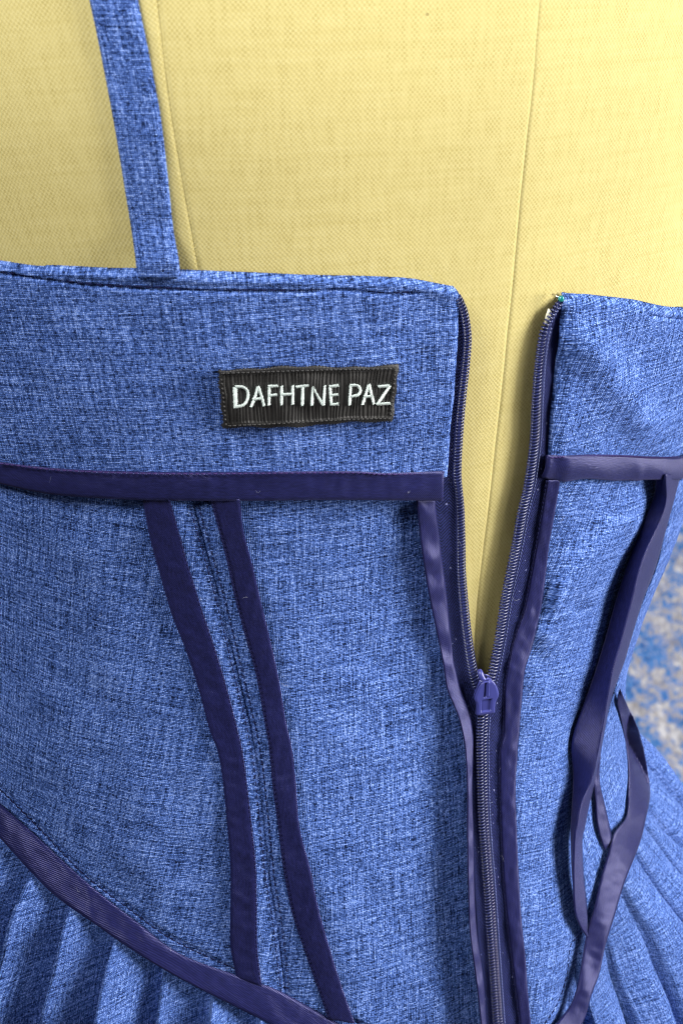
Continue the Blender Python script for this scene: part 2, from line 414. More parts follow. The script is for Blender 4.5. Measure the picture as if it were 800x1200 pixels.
# ------------------------------------------------------------------ floor and rug far below
FLOORM = plain("grey_floor", (.33, .30, .28), .6, .4, .2, 6)
obj("floor", [(-4, -4, 0), (5, -4, 0), (5, 6, 0), (-4, 6, 0)], [(0, 1, 2, 3)], FLOORM)["kind"] = "structure"
def rug():
    nt = NT("mottled_shag"); oc = nt.uvn.outputs["Object"]
    a = nt.noise(oc, 9, 5, 3, .6, .6); b = nt.noise(oc, 30, 17, 4, .7, .2, (4, 4, 0)); t = nt.noise(oc, 110, 85, 2)
    f = nt.mth('ADD', nt.mth('ADD', nt.mth('MULTIPLY', a, .5), nt.mth('MULTIPLY', b, .62)), nt.mth('MULTIPLY', nt.mth('SUBTRACT', t, .5), .55))
    c = nt.ramp(f, [(.36, (.03, .08, .28)), (.49, (.07, .25, .62)), (.54, (.24, .31, .58)), (.57, (.44, .44, .52)), (.59, (.40, .36, .33)), (.63, (.52, .52, .56)), (.72, (.74, .74, .78))])
    nt.setp(Base_Color=c, Roughness=.95)
    x = np.linspace(-.2, 2.0, 330); y = np.linspace(.55, 3.1, 380); X, Y = np.meshgrid(x, y)
    z = .018 + .005 * Wob(3, .05, 9)(X, Y) + .004 * Wob(5, .022, 9)(X, Y) + RNG.uniform(-.003, .003, X.shape)
    e = np.minimum(np.minimum(X - x[0], x[-1] - X), np.minimum(Y - y[0], y[-1] - Y)); z = np.where(e < .006, .002, z)
    o = obj("area_rug", np.stack([X, Y, z], -1), gridfaces(380, 330), nt.m)
    tag(o, "mottled blue, cream and tan shaggy rug on the floor behind the dress", "rug")
rug()

# ------------------------------------------------------------------ dress form
form = tag(empty("dress_form", (0.0, 0.08, 0.0)), "yellow woven-canvas dress form torso wearing the blue dress", "dress form")
MOFF = -0.0028
def shrink_at(z): return np.where(z > 1.31, np.sqrt(np.clip(1 - ((z - 1.31) / .075) ** 2 * .80, .05, 1)), 1.0)
CBL = [(640, -150), (628, 0), (620, 99), (611, 180), (603.5, 255), (596, 339), (590, 395), (586, 437), (577, 517), (574, 545), (566, 615), (555, 712), (553, 800), (566, 1000), (580, 1200)]
PRL = [(172, -150), (188, 0), (196, 72), (203, 125), (214, 194), (225, 256), (236, 316), (250, 400), (275, 520), (290, 650), (305, 800), (320, 1000), (330, 1200)]
def seam_phi(pts):
    q = phz(hit(*np.array(pts, float).T, MOFF)); o = np.argsort(q[:, 1]); return q[o, 1], q[o, 0]
zrow = np.concatenate([np.linspace(.66, 1.05, 60), np.linspace(1.052, 1.31, 150), np.linspace(1.312, 1.383, 24)])
def seamline(pts):
    z, p = seam_phi(pts); c = cr(np.stack([p, z], 1), 200); return np.interp(zrow, c[:, 1], c[:, 0])
cbp, prp = seamline(CBL), seamline(PRL)
seams = [np.full_like(zrow, math.radians(-180)), np.full_like(zrow, math.radians(-98)), prp, cbp, 2 * cbp - prp + 0.05, np.full_like(zrow, math.radians(100)), np.full_like(zrow, math.radians(180))]
for k in range(6):
    A, Bq = seams[k][:, None], seams[k + 1][:, None]; n = 70
    e = np.array([0, .0018, .0038, .007, .011, .016]); s = np.concatenate([e, np.linspace(.022, .978, n), 1 - e[::-1]])[None]
    ph = A * (1 - s) + Bq * s; zz = np.broadcast_to(zrow[:, None], ph.shape)
    d = np.minimum(ph - A, Bq - ph) * 0.13
    pk = 1 + .35 * Wob(20 + k, .016)(zz, zz * .3)
    h = MOFF + .0016 * np.exp(-((ph - cbp[:, None]) / .13) ** 2) - (.00034 * np.exp(-(d / .00036) ** 2) + .00005 * np.exp(-(d / .0035) ** 2) * pk)
    P = DP(ph, zz, h, shrink_at(zz))
    UVc = cloth_uv(np.stack([ph, zz], -1), {1: -.10, 2: .0, 3: .03}.get(k, 0.), (k * .21, 0))
    obj("canvas_panel", P, gridfaces(*P.shape[:2]), CANVAS, form, UVc)
def lathe(prof_, cx, cy, n=40):
    th = np.linspace(0, 2 * np.pi, n, endpoint=False); V = np.concatenate([np.stack([cx + r * np.cos(th), cy + r * np.sin(th), np.full(n, z)], 1) for r, z in prof_]); F = []
    for i in range(len(prof_) - 1):
        for j in range(n): F.append((i * n + j, i * n + (j + 1) % n, (i + 1) * n + (j + 1) % n, (i + 1) * n + j))
    return V, F + [tuple(range(n))[::-1], tuple((len(prof_) - 1) * n + j for j in range(n))]
V, F = lathe([(.085, 1.36), (.088, 1.39), (.06, 1.41), (.02, 1.425)], -.011, .10); obj("neck_cap", V, F, WOOD, form)
V, F = lathe([(.018, .06), (.018, .70)], 0, .08); obj("pole", V, F, WOOD, form)
V, F = lathe([(.20, .005), (.20, .03), (.06, .06), (.03, .07)], 0, .08); obj("stand_base", V, F, WOOD, form)

# ------------------------------------------------------------------ the dress
dress = tag(empty("dress", (0.0, 0.08, 0.62)), "blue linen dress worn inside out with navy satin bound seams and an open back zip", "dress")

# -- waist seam as a curve round the body
WL_U = [(0, 942), (40, 977), (75, 1010), (115, 1045), (160, 1080), (210, 1117), (275, 1142), (325, 1160), (380, 1190), (440, 1222), (510, 1248), (572, 1258)]
WL_L = [(0, 982), (30, 1015), (65, 1050), (110, 1082), (150, 1110), (190, 1135), (240, 1162), (280, 1182), (320, 1202), (400, 1245), (480, 1275), (572, 1292)]
WR_R = [(726, 807), (736, 830), (746, 852), (754, 880), (760, 914), (761, 934), (756, 960), (751, 982), (744, 1002), (730, 1038), (720, 1072), (709, 1108), (702, 1140), (692, 1168), (684, 1195), (668, 1222), (640, 1255), (590, 1285)]
WR_L = [(724, 811), (723, 824), (728, 846), (733, 870), (736, 900), (736, 930), (734, 956), (720, 976), (712, 1002), (704, 1030), (697, 1060), (688, 1092), (680, 1136), (670, 1174), (652, 1200), (632, 1220), (610, 1238), (585, 1250)]
wl = phz(hit(*((np.array(WL_U) + np.array(WL_L)) / 2).T, .001)); wr = phz(hit(*np.array(WR_L[6:], float).T, .001)); wr = wr[np.argsort(wr[:, 0])]; wr = wr[wr[:, 0] < math.radians(42)]
wr = np.vstack([wr, [(math.radians(a), z) for a, z in ((46, .956), (54, .957), (62, .963), (76, .985))]])
wr[:, 1] = np.maximum.accumulate(wr[:, 1]); zl0 = wl[0, 1]; zr0 = wr[-1, 1]
WPH = np.concatenate([np.radians([-180, -140, -110]), wl[:, 0], wr[1:, 0], np.radians([90, 110, 140, 180])])
WZ = np.concatenate([[zl0 + .055, zl0 + .05, zl0 + .03], wl[:, 1], wr[1:, 1], [zr0 + .012, zr0 + .018, zr0 + .03, zl0 + .055]])
o_ = np.argsort(WPH); WPH, WZ = WPH[o_], WZ[o_]
def waist(ph):
    z = np.interp(ph, WPH, WZ); return z
WS = [('s', a, float(waist(math.radians(a)))) for a in (-120, -95)]
# -- skirt
def skirt():
    edge_px = [(11, 994), (42, 1032), (86, 1067), (135, 1105), (189, 1135), (246, 1165), (300, 1192)]
    left = list(phz(hit(*np.array(edge_px, float).T, .001))[:, 0]); st = 0.115
    right_px = [(690, 1165), (716, 1090), (733, 1042), (750, 990)]
    right = list(phz(hit(*np.array(right_px, float).T, .003))[:, 0])
    ed = left[:]
    while ed[0] > -math.pi: ed.insert(0, ed[0] - st * random.uniform(.8, 1.3))
    while ed[-1] < right[0] - .09: ed.append(ed[-1] + st * random.uniform(.8, 1.2))
    ed += right
    while ed[-1] < math.pi + .2: ed.append(ed[-1] + st * 1.7 * random.uniform(.8, 1.3))
    ed = np.array(ed); nu, nv = 1500, 90
    ph0 = np.linspace(-math.pi, math.pi, nu); d = np.concatenate([[-.004], np.linspace(0, .40, nv - 1) ** 1.0])
    PH, Dd = np.meshgrid(ph0, d); zz = waist(PH) - Dd
    drift = .25 * Dd * np.sin(PH * 5 + 1) * .2
    q = PH + drift
    k = np.clip(np.searchsorted(ed, q) - 1, 0, len(ed) - 2); u = (q - ed[k]) / (ed[k + 1] - ed[k])
    amp = np.array([random.uniform(.6, 1.35) for _ in ed])[k]
    saw = np.where(u < .06, np.sin(u / .06 * math.pi / 2), (1 - ((u - .06) / .94)) ** 1.25)
    rnd = np.sin(np.pi * u) ** .8
    w = np.clip((PH - .2) / .3, 0, 1)
    prof_ = saw * (1 - w) + (.35 * saw + .65 * rnd) * w
    rt = np.clip((PH - .12) / .30, 0, 1)
    seam = np.stack([WPH * .13, WZ], 1)[(WPH > -.3) & (WPH < 2.2)]
    Dn = pdist(PH * .13, zz, [tuple(p) for p in seam]) * np.sign(Dd + 1e-9); Dq = Dd * (1 - rt) + np.minimum(Dn, Dd) * rt
    Al = .0074 + .0105 * np.clip(Dq, 0, .05) / .05 + .03 * np.clip(Dq, 0, .4)
    Ar = .0014 + .0120 * np.clip((Dq - .010) / .05, 0, 1) + .03 * np.clip(Dq - .05, 0, .4)
    A = (Al * (1 - rt) + Ar * rt) * amp * np.clip((Dd + .004) / .010, .25, 1)
    bl = -.0024 + Dq * .20; br = -.0026 + Dq * .05 + .40 * np.clip(Dq - .022, 0, 1)
    base = bl * (1 - rt) + br * rt + .0012 * Wob(9, .03)(PH * .13, zz) * (1 - .7 * rt)
    h = base + A * prof_ + .0030 * np.clip((Dq - .004) / .03, 0, 1) * Wob(77, .045)(PH * .13, zz * .35) + .0010 * np.clip((Dq - .004) / .02, 0, 1) * Wob(78, .016)(PH * .13, zz * .3)
    zc = np.maximum(zz, .60)
    P = DP(PH, zc, h); P[..., 2] = zz
    rr = P[24]; ul = np.concatenate([[0], np.cumsum(np.linalg.norm(np.diff(rr, axis=0), axis=1))])
    UVc = np.stack([np.broadcast_to(ul[None], PH.shape), zz], -1)
    nu_ = P.shape[1]
    sheet("skirt", P, UVc, LINEN, dress, .0007)
skirt()

# -- main bodice panels -------------------------------------------------------------
SEAM = [(215, 565), (227, 592), (245, 655), (260, 710), (275, 772), (290, 835), (295, 855), (302, 895), (307, 940), (312, 990), (317, 1035), (324, 1077), (330, 1127), (335, 1170)]
ZIPL = [(512, 565), (516, 600), (528, 680), (540, 780), (553, 840), (556, 960), (560, 1090), (570, 1200), (576, 1268)]
WM = [tuple((np.array(a) + np.array(b)) / 2) for a, b in zip(WL_U, WL_L)]
STL = [(0, 925), (45, 970), (95, 1022), (140, 1057), (200, 1100), (275, 1135), (330, 1155), (385, 1180), (450, 1212), (520, 1235)]   # stitched waist groove
big, mid_, fine = Wob(31, 160), Wob(32, 60), Wob(33, 22)
def lay(PZ, h0, grooves=(), wr=.0005, extra=None):
    P0 = DP(PZ[..., 0], PZ[..., 1], 0.0); px, py = proj(P0)
    h = np.broadcast_to(h0, px.shape) + wr * (big(px, py) * .6 + .35 * mid_(px, py)) + .00006 * fine(px, py)
    for poly, sg, am in grooves:
        d = pdist(px, py, poly); h = h - am * np.exp(-(d / sg) ** 2) * (1 + .3 * Wob(44, 14)(px, py))
    if extra is not None: h = h + extra(px, py)
    return DP(PZ[..., 0], PZ[..., 1], h)
zb = float(phz(hit(0., 552., 0.))[1])
PZ = coons([('s', -120, zb + .012), ('s', -95, zb + .006), (0, 554), (110, 565), (215, 565)], [WS[0], WS[1]] + WM[:7] + [(335, 1180)],
           [('s', -120, zb + .012), ('s', -120, zb - .05), WS[0]], SEAM + [(335, 1180)], 170, 200)
sheet("bodice_panel", lay(PZ, 0.0, [(STL, 2.2, .0010)], .0007), cloth_uv(PZ, .20), LINEN, dress)
PZ = coons([(215, 565), (360, 566), (512, 565)], [(335, 1180)] + WM[8:] , SEAM + [(335, 1180)], ZIPL + [WM[-1]], 170, 230)
pull = [(455, 640), (468, 760), (490, 900)]
sheet("bodice_panel", lay(PZ, 0.0, [(STL, 2.2, .0010)], .0006, lambda x, y: -.0006 * np.clip((x - at_rows(ZIPL, np.clip(y, 566, 1260)) + 48) / 48, 0, 1) ** 2), cloth_uv(PZ, .0, (.4, 0)), LINEN, dress)

A_L = [(167, 585), (175, 627), (187, 672), (202, 722), (217, 760), (232, 805), (246, 857), (255, 880), (261, 915), (266, 965), (270, 1015), (270, 1065), (270, 1108), (277, 1146)]
A_R = [(199, 585), (210, 625), (222, 667), (237, 715), (252, 760), (267, 810), (279, 857), (285, 885), (290, 922), (295, 965), (300, 1015), (301, 1065), (302, 1115), (307, 1156)]
B_L = [(246, 585), (255, 617), (265, 655), (275, 700), (287, 745), (300, 792), (309, 842), (315, 877), (319, 920), (325, 965), (332, 1020), (342, 1070), (355, 1110), (376, 1170), (384, 1194)]
B_R = [(281, 585), (286, 625), (297, 667), (307, 710), (316, 747), (327, 797), (335, 845), (342, 877), (347, 922), (351, 970), (364, 1020), (372, 1060), (382, 1097), (400, 1155), (416, 1200)]
def allowance(Lp, Rp, hL, hR, off):
    n, m = 160, 14
    L, R = cr(Lp, n), cr(Rp, n); s = np.linspace(0, 1, m)[None]
    px = L[:, :1] * (1 - s) + R[:, :1] * s; py = L[:, 1:] * (1 - s) + R[:, 1:] * s
    h = hL * (1 - s) + hR * s + .0006 * np.sin(np.pi * s) ** .6 + .0001 * Wob(50, 30)(px, py)
    P = hit(px, py, h); sheet("seam_allowance", P, cloth_uv(phz(P), .12, off), LINEN, dress, .0005)
sh = lambda p, d: [(x + d, y) for x, y in p]
allowance(sh(A_R, -10), sh(SEAM[1:], -.6), .0016, .0001, (.8, .1))
allowance(sh(SEAM[1:], .6), sh(B_L, 10), .0001, .0016, (.9, .3))
strip("satin_binding", A_L, A_R, SATIN, dress, .0016, .0021, 200, 10, .0007, .0003, .00025, 3, 60, wall=(1, .0))
strip("satin_binding", B_L, B_R, SATIN, dress, .0020, [.0030, .0030, .0028, .0032, .004, .003], 200, 10, .0007, .0002, .0003, 4, 50)
stitches("stitch_row", sh(SEAM[1:], -5), .0012, THREAD, dress, 2.2, .72, .00020, .8)
stitches("stitch_row", sh(A_R, -1.2), .0030, THREAD, dress, 1.5)
stitches("stitch_row", sh(B_L, 1.5), .0026, THREAD, dress, 1.5)

# -- waist binding
strip("waist_binding", [(-72, 884), (-38, 912)] + WL_U, [(-72, 920), (-38, 948)] + WL_L, SATIN, dress, .0016, .0050, 240, 10, .0007, .0006, .0003, 6, 70, wall=(0, .0002))
strip("waist_binding", WR_L, WR_R, SATIN, dress, [.0030, .0036, .0040, .0036, .0030, .0026], [.0040, .0066, .0076, .0070, .0058, .0048, .004], 220, 12, .0007, .0004, .0004, 8, 80, puck=.6)

stitches("stitch_row", STL, .0004, THREAD, dress, 2.3, .74, .00020, .8)
stitches("stitch_row", sh(SEAM[1:], 5), .0012, THREAD, dress, 2.2, .7, .00016, .9)

# -- left side facing, its binding, strap and label
zt = float(phz(hit(0., 306., 0.))[1])
F_T = [(0, 306), (65, 311), (165, 315), (215, 316), (300, 320), (400, 323), (430, 323.5), (477, 326), (507, 330.5), (529.5, 334.5)]
F_R = [(529.5, 334.5), (532, 340), (532.8, 350), (532.6, 367), (529, 436), (523, 506), (520, 556)]
F_B = [(0, 548), (75, 556), (200, 560), (400, 559), (450, 561), (520, 559)]
PZ = coons([('s', -120, zt + .012), ('s', -95, zt + .008)] + F_T, [('s', -120, zb + .014), ('s', -95, zb + .010)] + F_B, [('s', -120, zt + .012), ('s', -120, zb + .014)], F_R, 260, 130)
FG = [(0, 318), (100, 332), (165, 336), (250, 339), (350, 340), (400, 337), (453, 343), (488, 341)]
def fac(x, y):
    top = np.interp(x, [p[0] for p in F_T], [p[1] for p in F_T]); k = np.clip((y - top) / 9, 0, 1); e = np.clip((x - 470) / 55, 0, 1)
    r = np.clip((at_rows(F_R, np.clip(y, 336, 555)) - x) / 7, 0, 1)
    return -.0022 * (1 - k) ** 2 + .0016 * e ** 2 - .0010 * (1 - r) ** 2 + .0004 * np.exp(-((y - top - 9) / 7) ** 2)
FACL = sheet("bodice_facing", lay(PZ, .0016, [(FG, 1.7, .0012), ([(x, y - 6) for x, y in FG], 1.4, .0004)], .0005, fac), cloth_uv(PZ, -.02, (.1, .2)), LINEN, dress, .0009)
stitches("stitch_row", FG, .0014, THREAD, dress, 2.4, .74, .00020, .7)
strip("satin_binding", [(-74, 528), (-36, 535), (0, 541), (75, 549), (200, 553), (400, 552), (450, 554), (520, 552)], [(-74, 547), (-36, 558), (0, 567), (65, 580), (165, 586), (280, 587), (400, 586), (519, 587)], SATIN, dress,
      [.0026, .0026, .0026, .0028, .0042], [.0030, .0030, .003, .0032, .0044], 240, 10, .0008, .0005, .0003, 12, 60, wall=(0, .001))
stitches("stitch_row", [(0, 543), (75, 551), (200, 555), (400, 554), (450, 556), (518, 554)], .0037, THREADP, dress, 1.6)

STR_L = [(81, -110), (105, 0), (117.5, 59), (133, 141), (146, 219), (155, 275), (159, 305), (161, 326)]
STR_R = [(142, -110), (162, 0), (174, 59), (188, 134), (196, 200), (203, 266), (209, 300), (212, 326)]
def strap():
    n, m = 150, 16
    L, R = cr(STR_L, n), cr(STR_R, n); s = np.linspace(0, 1, m)[None]; t = np.linspace(0, 1, n)[:, None]
    px = L[:, :1] * (1 - s) + R[:, :1] * s; py = L[:, 1:] * (1 - s) + R[:, 1:] * s
    e = np.minimum(s, 1 - s)
    h = -.0010 + .0036 * np.clip((t - .86) / .10, 0, 1) - .0012 * np.clip(1 - e / .10, 0, 1) ** 2 + .0002 * Wob(60, 60)(px, py)
    P = hit(px, py, h); pz = phz(P)
    top = pz[0]; ex = []
    for q in np.linspace(1, 0, 24, endpoint=False)[::1]:            # on over the shoulder
        z = top[:, 1] + (1.375 - top[:, 1]) * q; ex.append(DP(top[:, 0] * (1 - .05 * q), z, .0006, shrink_at(z)))
    P = np.concatenate([np.array(ex), P], 0)
    w = np.concatenate([[0], np.cumsum(np.linalg.norm(np.diff(P.mean(0), axis=0), axis=1))]); l = np.concatenate([[0], np.cumsum(np.linalg.norm(np.diff(P.mean(1), axis=0), axis=1))])
    UVc = np.stack(np.broadcast_arrays(w[None] + .7, l[:, None]), -1)
    sheet("shoulder_strap", P, UVc, LINEN, dress, .0012)
strap()

def name_label():
    TL, TR, BR, BL = map(np.array, ((256., 433.), (467., 428.), (460., 494.), (262., 503.)))
    nu, nv = 420, 50; s = np.linspace(0, 1, nu)[None, :, None]; t = np.linspace(0, 1, nv)[:, None, None]
    q = (1-t)*((1-s)*TL + s*TR) + t*((1-s)*BL + s*BR)
    S, T = np.broadcast_arrays(s[..., 0], t[..., 0])
    q[..., 1] += 1.3 * np.sin(S * 9 + 1) * (1 - 2 * T) + .8 * np.sin(S * 31) * (np.abs(T - .5) * 2) ** 6
    q[..., 0] += .8 * np.sin(T * 17) * (np.abs(S - .5) * 2) ** 8
    bx = np.minimum(S, 1 - S) * 208; by = np.minimum(T, 1 - T) * 68
    edge = np.minimum(bx, by); rib = np.clip((edge - 5.0) / 2, 0, 1)
    ribs = np.abs(np.sin(np.pi * (S * 50 + .16 * np.sin(T * 6 + S * 20) + .18 * np.sin(S * 57)))) ** .8 * (.8 + .35 * np.sin(S * 83) * np.sin(T * 4 + S * 40))
    h = .0030 + .00036 * ribs * rib + .00040 * (1 - rib) * (1 - .5 * np.exp(-edge / 1.5)) + .00015 * (1 - rib) * np.sin(S * 330) * np.sin(T * 120) + .00025 * Wob(70, 60)(q[..., 0], q[..., 1])
    P = hit(q[..., 0], q[..., 1], h)
    lab = sheet("name_label", P, np.stack([S * .05, T * .017], -1), RIBBON, dress, .0012)
    lab["label"] = "black ribbed ribbon label with pale embroidered capitals"
    k = .1375
    OA, OB = np.array([255., 425.]), np.array([360., 425.])
    LT = [(OA, [[(148, 203), (151, 290), (155, 385)], [(150, 205), (215, 210), (255, 245), (255, 310), (220, 360), (152, 380)]]),
          (OA, [[(285, 378), (320, 290), (345, 202)], [(345, 202), (375, 290), (396, 370)], [(298, 312), (372, 306)]]),
          (OA, [[(440, 205), (438, 365)], [(430, 203), (515, 198)], [(440, 281), (510, 273)]]),
          (OA, [[(545, 198), (545, 364)], [(640, 193), (640, 358)], [(545, 273), (640, 268)]]),
          (OA, [[(668, 208), (778, 195)], [(725, 205), (722, 367)]]),
          (OB, [[(45, 203), (40, 366)], [(45, 205), (132, 360)], [(148, 193), (138, 366)]]),
          (OB, [[(193, 205), (205, 360)], [(188, 205), (270, 195)], [(195, 279), (265, 271)], [(205, 358), (268, 352)]]),
          (OB, [[(370, 188), (360, 364)], [(363, 195), (425, 195), (452, 235), (430, 275), (370, 290)]]),
          (OB, [[(470, 360), (525, 185)], [(525, 185), (567, 356)], [(482, 291), (558, 285)]]),
          (OB, [[(603, 206), (705, 195)], [(705, 195), (600, 350)], [(588, 356), (706, 346)]])]
    for li, (org, letter) in enumerate(LT):
        parts = []
        for si, st in enumerate(letter):
            p = np.array(st, float) * k + org; n = max(10, int(np.linalg.norm(np.diff(p, axis=0), axis=1).sum() / .45)); c = cr(p, n)
            T = np.gradient(c, axis=0); T /= np.linalg.norm(T, axis=1, keepdims=True); Nn = np.stack([-T[:, 1], T[:, 0]], 1)
            hw = (2.5 if (li == 0 and si == 0) else 1.6) + RNG.uniform(-.42, .42, n)
            hw[0] *= .8; hw[-1] *= .8
            m = 7; a = np.linspace(-1, 1, m)[None, :, None]
            q = c[:, None] + Nn[:, None] * a * hw[:, None, None] + T[:, None] * a * .5
            hh = .00345 + 0.00020 * np.sqrt(np.clip(1 - np.linspace(-1, 1, m) ** 2, 0, 1))[None] * (1 + .6 * np.where(np.arange(n) % 2 == 0, 1, -1))[:, None] + .00004 * si
            P = hit(q[..., 0], q[..., 1], hh + .00012); B_ = hit(q[..., 0], q[..., 1], np.full(hh.shape, .0031))
            parts.append((P.reshape(-1, 3), gridfaces(n, m).tolist()))
            rim = np.concatenate([P[:, 0], P[::-1, -1]]); rb = np.concatenate([B_[:, 0], B_[::-1, -1]]); N2 = len(rim)
            parts.append((np.concatenate([rim, rb]), [[i, (i + 1) % N2, (i + 1) % N2 + N2, i + N2] for i in range(N2)]))
        V, F = join(parts); obj("letter", V, F, WHITE, lab)
    for row in ([(259, 437.5), (330, 435), (400, 433), (463, 432)], [(463, 433), (457, 490)], [(457, 490), (400, 492), (330, 496), (265, 499)], [(265, 499), (259, 438)]):
        stitches("stitch_row", row, .0036, RIBBON, lab, 1.3, .7, .00025)
name_label()

# -- zip: tapes, coils, bindings over the raw edges
COIL_L = [(535, 348), (540, 358), (544, 371), (547, 397), (544.5, 432), (541.5, 458), (539, 483), (536.5, 518), (535, 553), (536.5, 575), (538.5, 597), (539.5, 635), (540, 672), (543, 710), (547, 747), (553, 785), (559, 805)]
COIL_R = [(654, 356), (646, 368), (638, 384), (634, 402), (630.5, 432), (628, 470), (626, 515), (619, 567), (612, 597), (606, 630), (599, 665), (592, 700), (585, 745), (577.5, 785), (573, 803)]
COIL_C = [(565, 822), (565, 840), (563.5, 880), (565.5, 960), (571.5, 1040), (577, 1120), (582.5, 1200), (586, 1250)]
C_L = [(487.5, 586), (489, 600), (492.5, 635), (500, 685), (510, 735), (517.5, 772), (523, 806), (530, 824), (537, 842), (542, 862), (545, 885), (547, 925), (547, 987), (548, 1040), (550, 1093), (557, 1147), (563, 1200), (566, 1250)]
C_R = [(510, 586), (511, 600), (515, 635), (521.5, 685), (527, 735), (531, 772), (539, 806), (546, 824), (551, 842), (554, 862), (554, 885), (553, 925), (554.5, 987), (555.5, 1040), (558.5, 1093), (566, 1147), (569.5, 1200), (573, 1250)]
D_L = [(641, 563), (635, 602), (626, 655), (615, 712), (602, 750), (595, 785), (591, 810), (590, 860), (586, 885), (587, 960), (591, 1040), (598, 1107), (606, 1173), (610, 1205), (613, 1250)]
D_R = [(656, 563), (649, 606), (643, 640), (635, 705), (624, 755), (615, 785), (611, 822), (608, 860), (606, 885), (604, 935), (609, 1053), (615, 1120), (619, 1173), (622, 1205), (624, 1250)]
def zip_tape(edges, hs, seed):
    L, R = edges; return strip("zipper_tape", L, R, TAPE, dress, hs[0], hs[1], 260, 8, .0005, 0.0, .0001, seed, 40)
hz_l = [.0022, .0020, .0012, .0016, .0024, .0030]; hz_r = [.0020, .0046, .0048, .0046, .0040, .0032]
TL_L = [(527, 343), (526, 371), (524, 397), (520, 432), (516, 470), (513, 510), (508, 553), (505, 597), (508, 635), (514, 680), (520, 720), (526, 757), (532, 790), (541, 815), (548, 840), (549, 880), (551, 960), (555, 1040), (560, 1120), (567, 1200), (570, 1250)]
TL_R = [(536, 346), (543, 371), (546, 397), (544, 432), (541, 458), (538.5, 483), (536, 518), (535, 553), (538, 597), (539, 635), (540, 672), (543, 710), (547, 747), (553, 785), (560, 806), (564, 840), (563.5, 880), (565.5, 960), (571.5, 1040), (577, 1120), (582.5, 1200), (586, 1250)]
tapeL = zip_tape((TL_L, [(x + (3 if y < 790 else 0), y) for x, y in TL_R]), ([.0010, .0010, .0012, .0022, .0024, .0020], [.0014, .0012, .0012, .0020, .0026, .0020]), 21)
TR_L = [(655, 350), (646, 366), (638, 384), (634, 402), (630.5, 432), (628, 470), (626, 515), (619, 567), (612, 597), (606, 630), (599, 665), (592, 700), (585, 745), (577.5, 785), (571, 806), (566, 840), (564.5, 880), (566.5, 960), (572.5, 1040), (578, 1120), (583.5, 1200), (587, 1250)]
TR_R = [(664, 350), (662, 384), (660, 432), (657, 480), (655, 530), (653, 567), (642, 605), (632, 655), (621, 712), (608, 752), (601, 787), (597, 812), (596, 860), (592, 885), (593, 960), (597, 1040), (604, 1107), (612, 1173), (616, 1205), (619, 1250)]
tapeR = zip_tape(([(x - (2.5 if 390 < y < 790 else 0), y) for x, y in TR_L], TR_R), ([.0004, .0016, .0022, .0026, .0024, .0022, .0020], [.0004, .0014, .0020, .0024, .0024, .0022, .0022]), 22)

def coil(pts, hs, wid, ht, pitch, phase, parent, r=.00027, n=1600, cut=None):
    c = cr(pts, n); t = np.linspace(0, 1, n); P = hit(c[:, 0], c[:, 1], np.interp(t, np.linspace(0, 1, len(hs)), hs))
    s = np.concatenate([[0], np.cumsum(np.linalg.norm(np.diff(P, axis=0), axis=1))]); N = outward(P); T = np.gradient(P, axis=0); T /= np.linalg.norm(T, axis=1, keepdims=True)
    Bn = np.cross(N, T); Bn /= np.linalg.norm(Bn, axis=1, keepdims=True)
    loops = int(s[-1] / pitch); k = np.linspace(0, loops, loops * 11 + 1); q = k * pitch
    I = lambda A: np.stack([np.interp(q, s, A[:, j]) for j in range(3)], 1)
    th = 2 * np.pi * k + phase; f = lambda w: np.interp(q / s[-1], np.linspace(0, 1, len(w)), w)
    lat = np.sign(np.cos(th)) * np.abs(np.cos(th)) ** .8
    path = I(P) + I(Bn) * (lat * f(wid[0]) + f(wid[1]))[:, None] + I(N) * (np.sin(th) * ht)[:, None] + I(T) * (.18 * pitch * np.sin(th))[:, None]
    V, F = tube(path, r, 6); return obj("zipper_coil", V, F, COILM, parent)
sgn = 1.0
coil(COIL_L, [.0024, .0018, .0016, .0026, .0036], ([.0010, .0012, .0012, .0015, .0016], [0, 0]), .0008, .00105, 0, tapeL)
coil(COIL_R, [.0012, .0025, .0032, .0036, .0036], ([.0008, .0015, .0016, .0016, .0016], [0, 0]), .0008, .00105, 1, tapeR)
coil(COIL_C, [.0036, .0030, .0030], ([.00125] * 2, [.0007] * 2), .0007, .00105, 0, tapeL)
coil(COIL_C, [.0036, .0030, .0030], ([.00125] * 2, [-.0007] * 2), .0007, .00105, math.pi, tapeR)
def cordline(pts, h, dx, r, mat, parent):
    return stitches("chain_stitch", sh(pts, dx), h, mat, parent, 1.05, .8, r, .2)
LIGHTT = plain("slate_blue_thread", (.07, .09, .24), .6, .4)
cordline(COIL_C[1:], .0034, 8, .00026, LIGHTT, tapeR)
cordline(COIL_R[2:], .0032, 7, .00026, LIGHTT, tapeR)
cordline(COIL_R[:3], .0018, 4, .00024, LIGHTT, tapeR)
V = hit(np.array([[638, 642], [640, 644], [643, 646]]), np.array([[381, 384], [371, 376], [362, 366]]), .0012)
sheet("tape_end", V, np.zeros((3, 2, 2)), PALE, tapeR, .0005)

CH = [.0030, .0042, .0040, .0044, .0060, .0078, .0080, .0080, .0080, .0076, .0070]
strip("satin_binding", C_L, C_R, SATIN, dress, CH, [.0022, .0026, .0026, .003, .0040, .0058, .0060, .0058, .0055, .0052, .005], 260, 10, .0006, .0005, .0005, 14, 34, wall=(2.0, -.0006))
strip("satin_binding", D_L, D_R, SATIN, dress, [.0032, .0032, .0032, .0032, .0034], [.0042, .0042, .0042, .0042, .0044], 260, 10, .0007, .0005, .0003, 15, 50)
stitches("stitch_row", sh(D_L, -1.5), [.0032][0], THREAD, dress, 1.5)

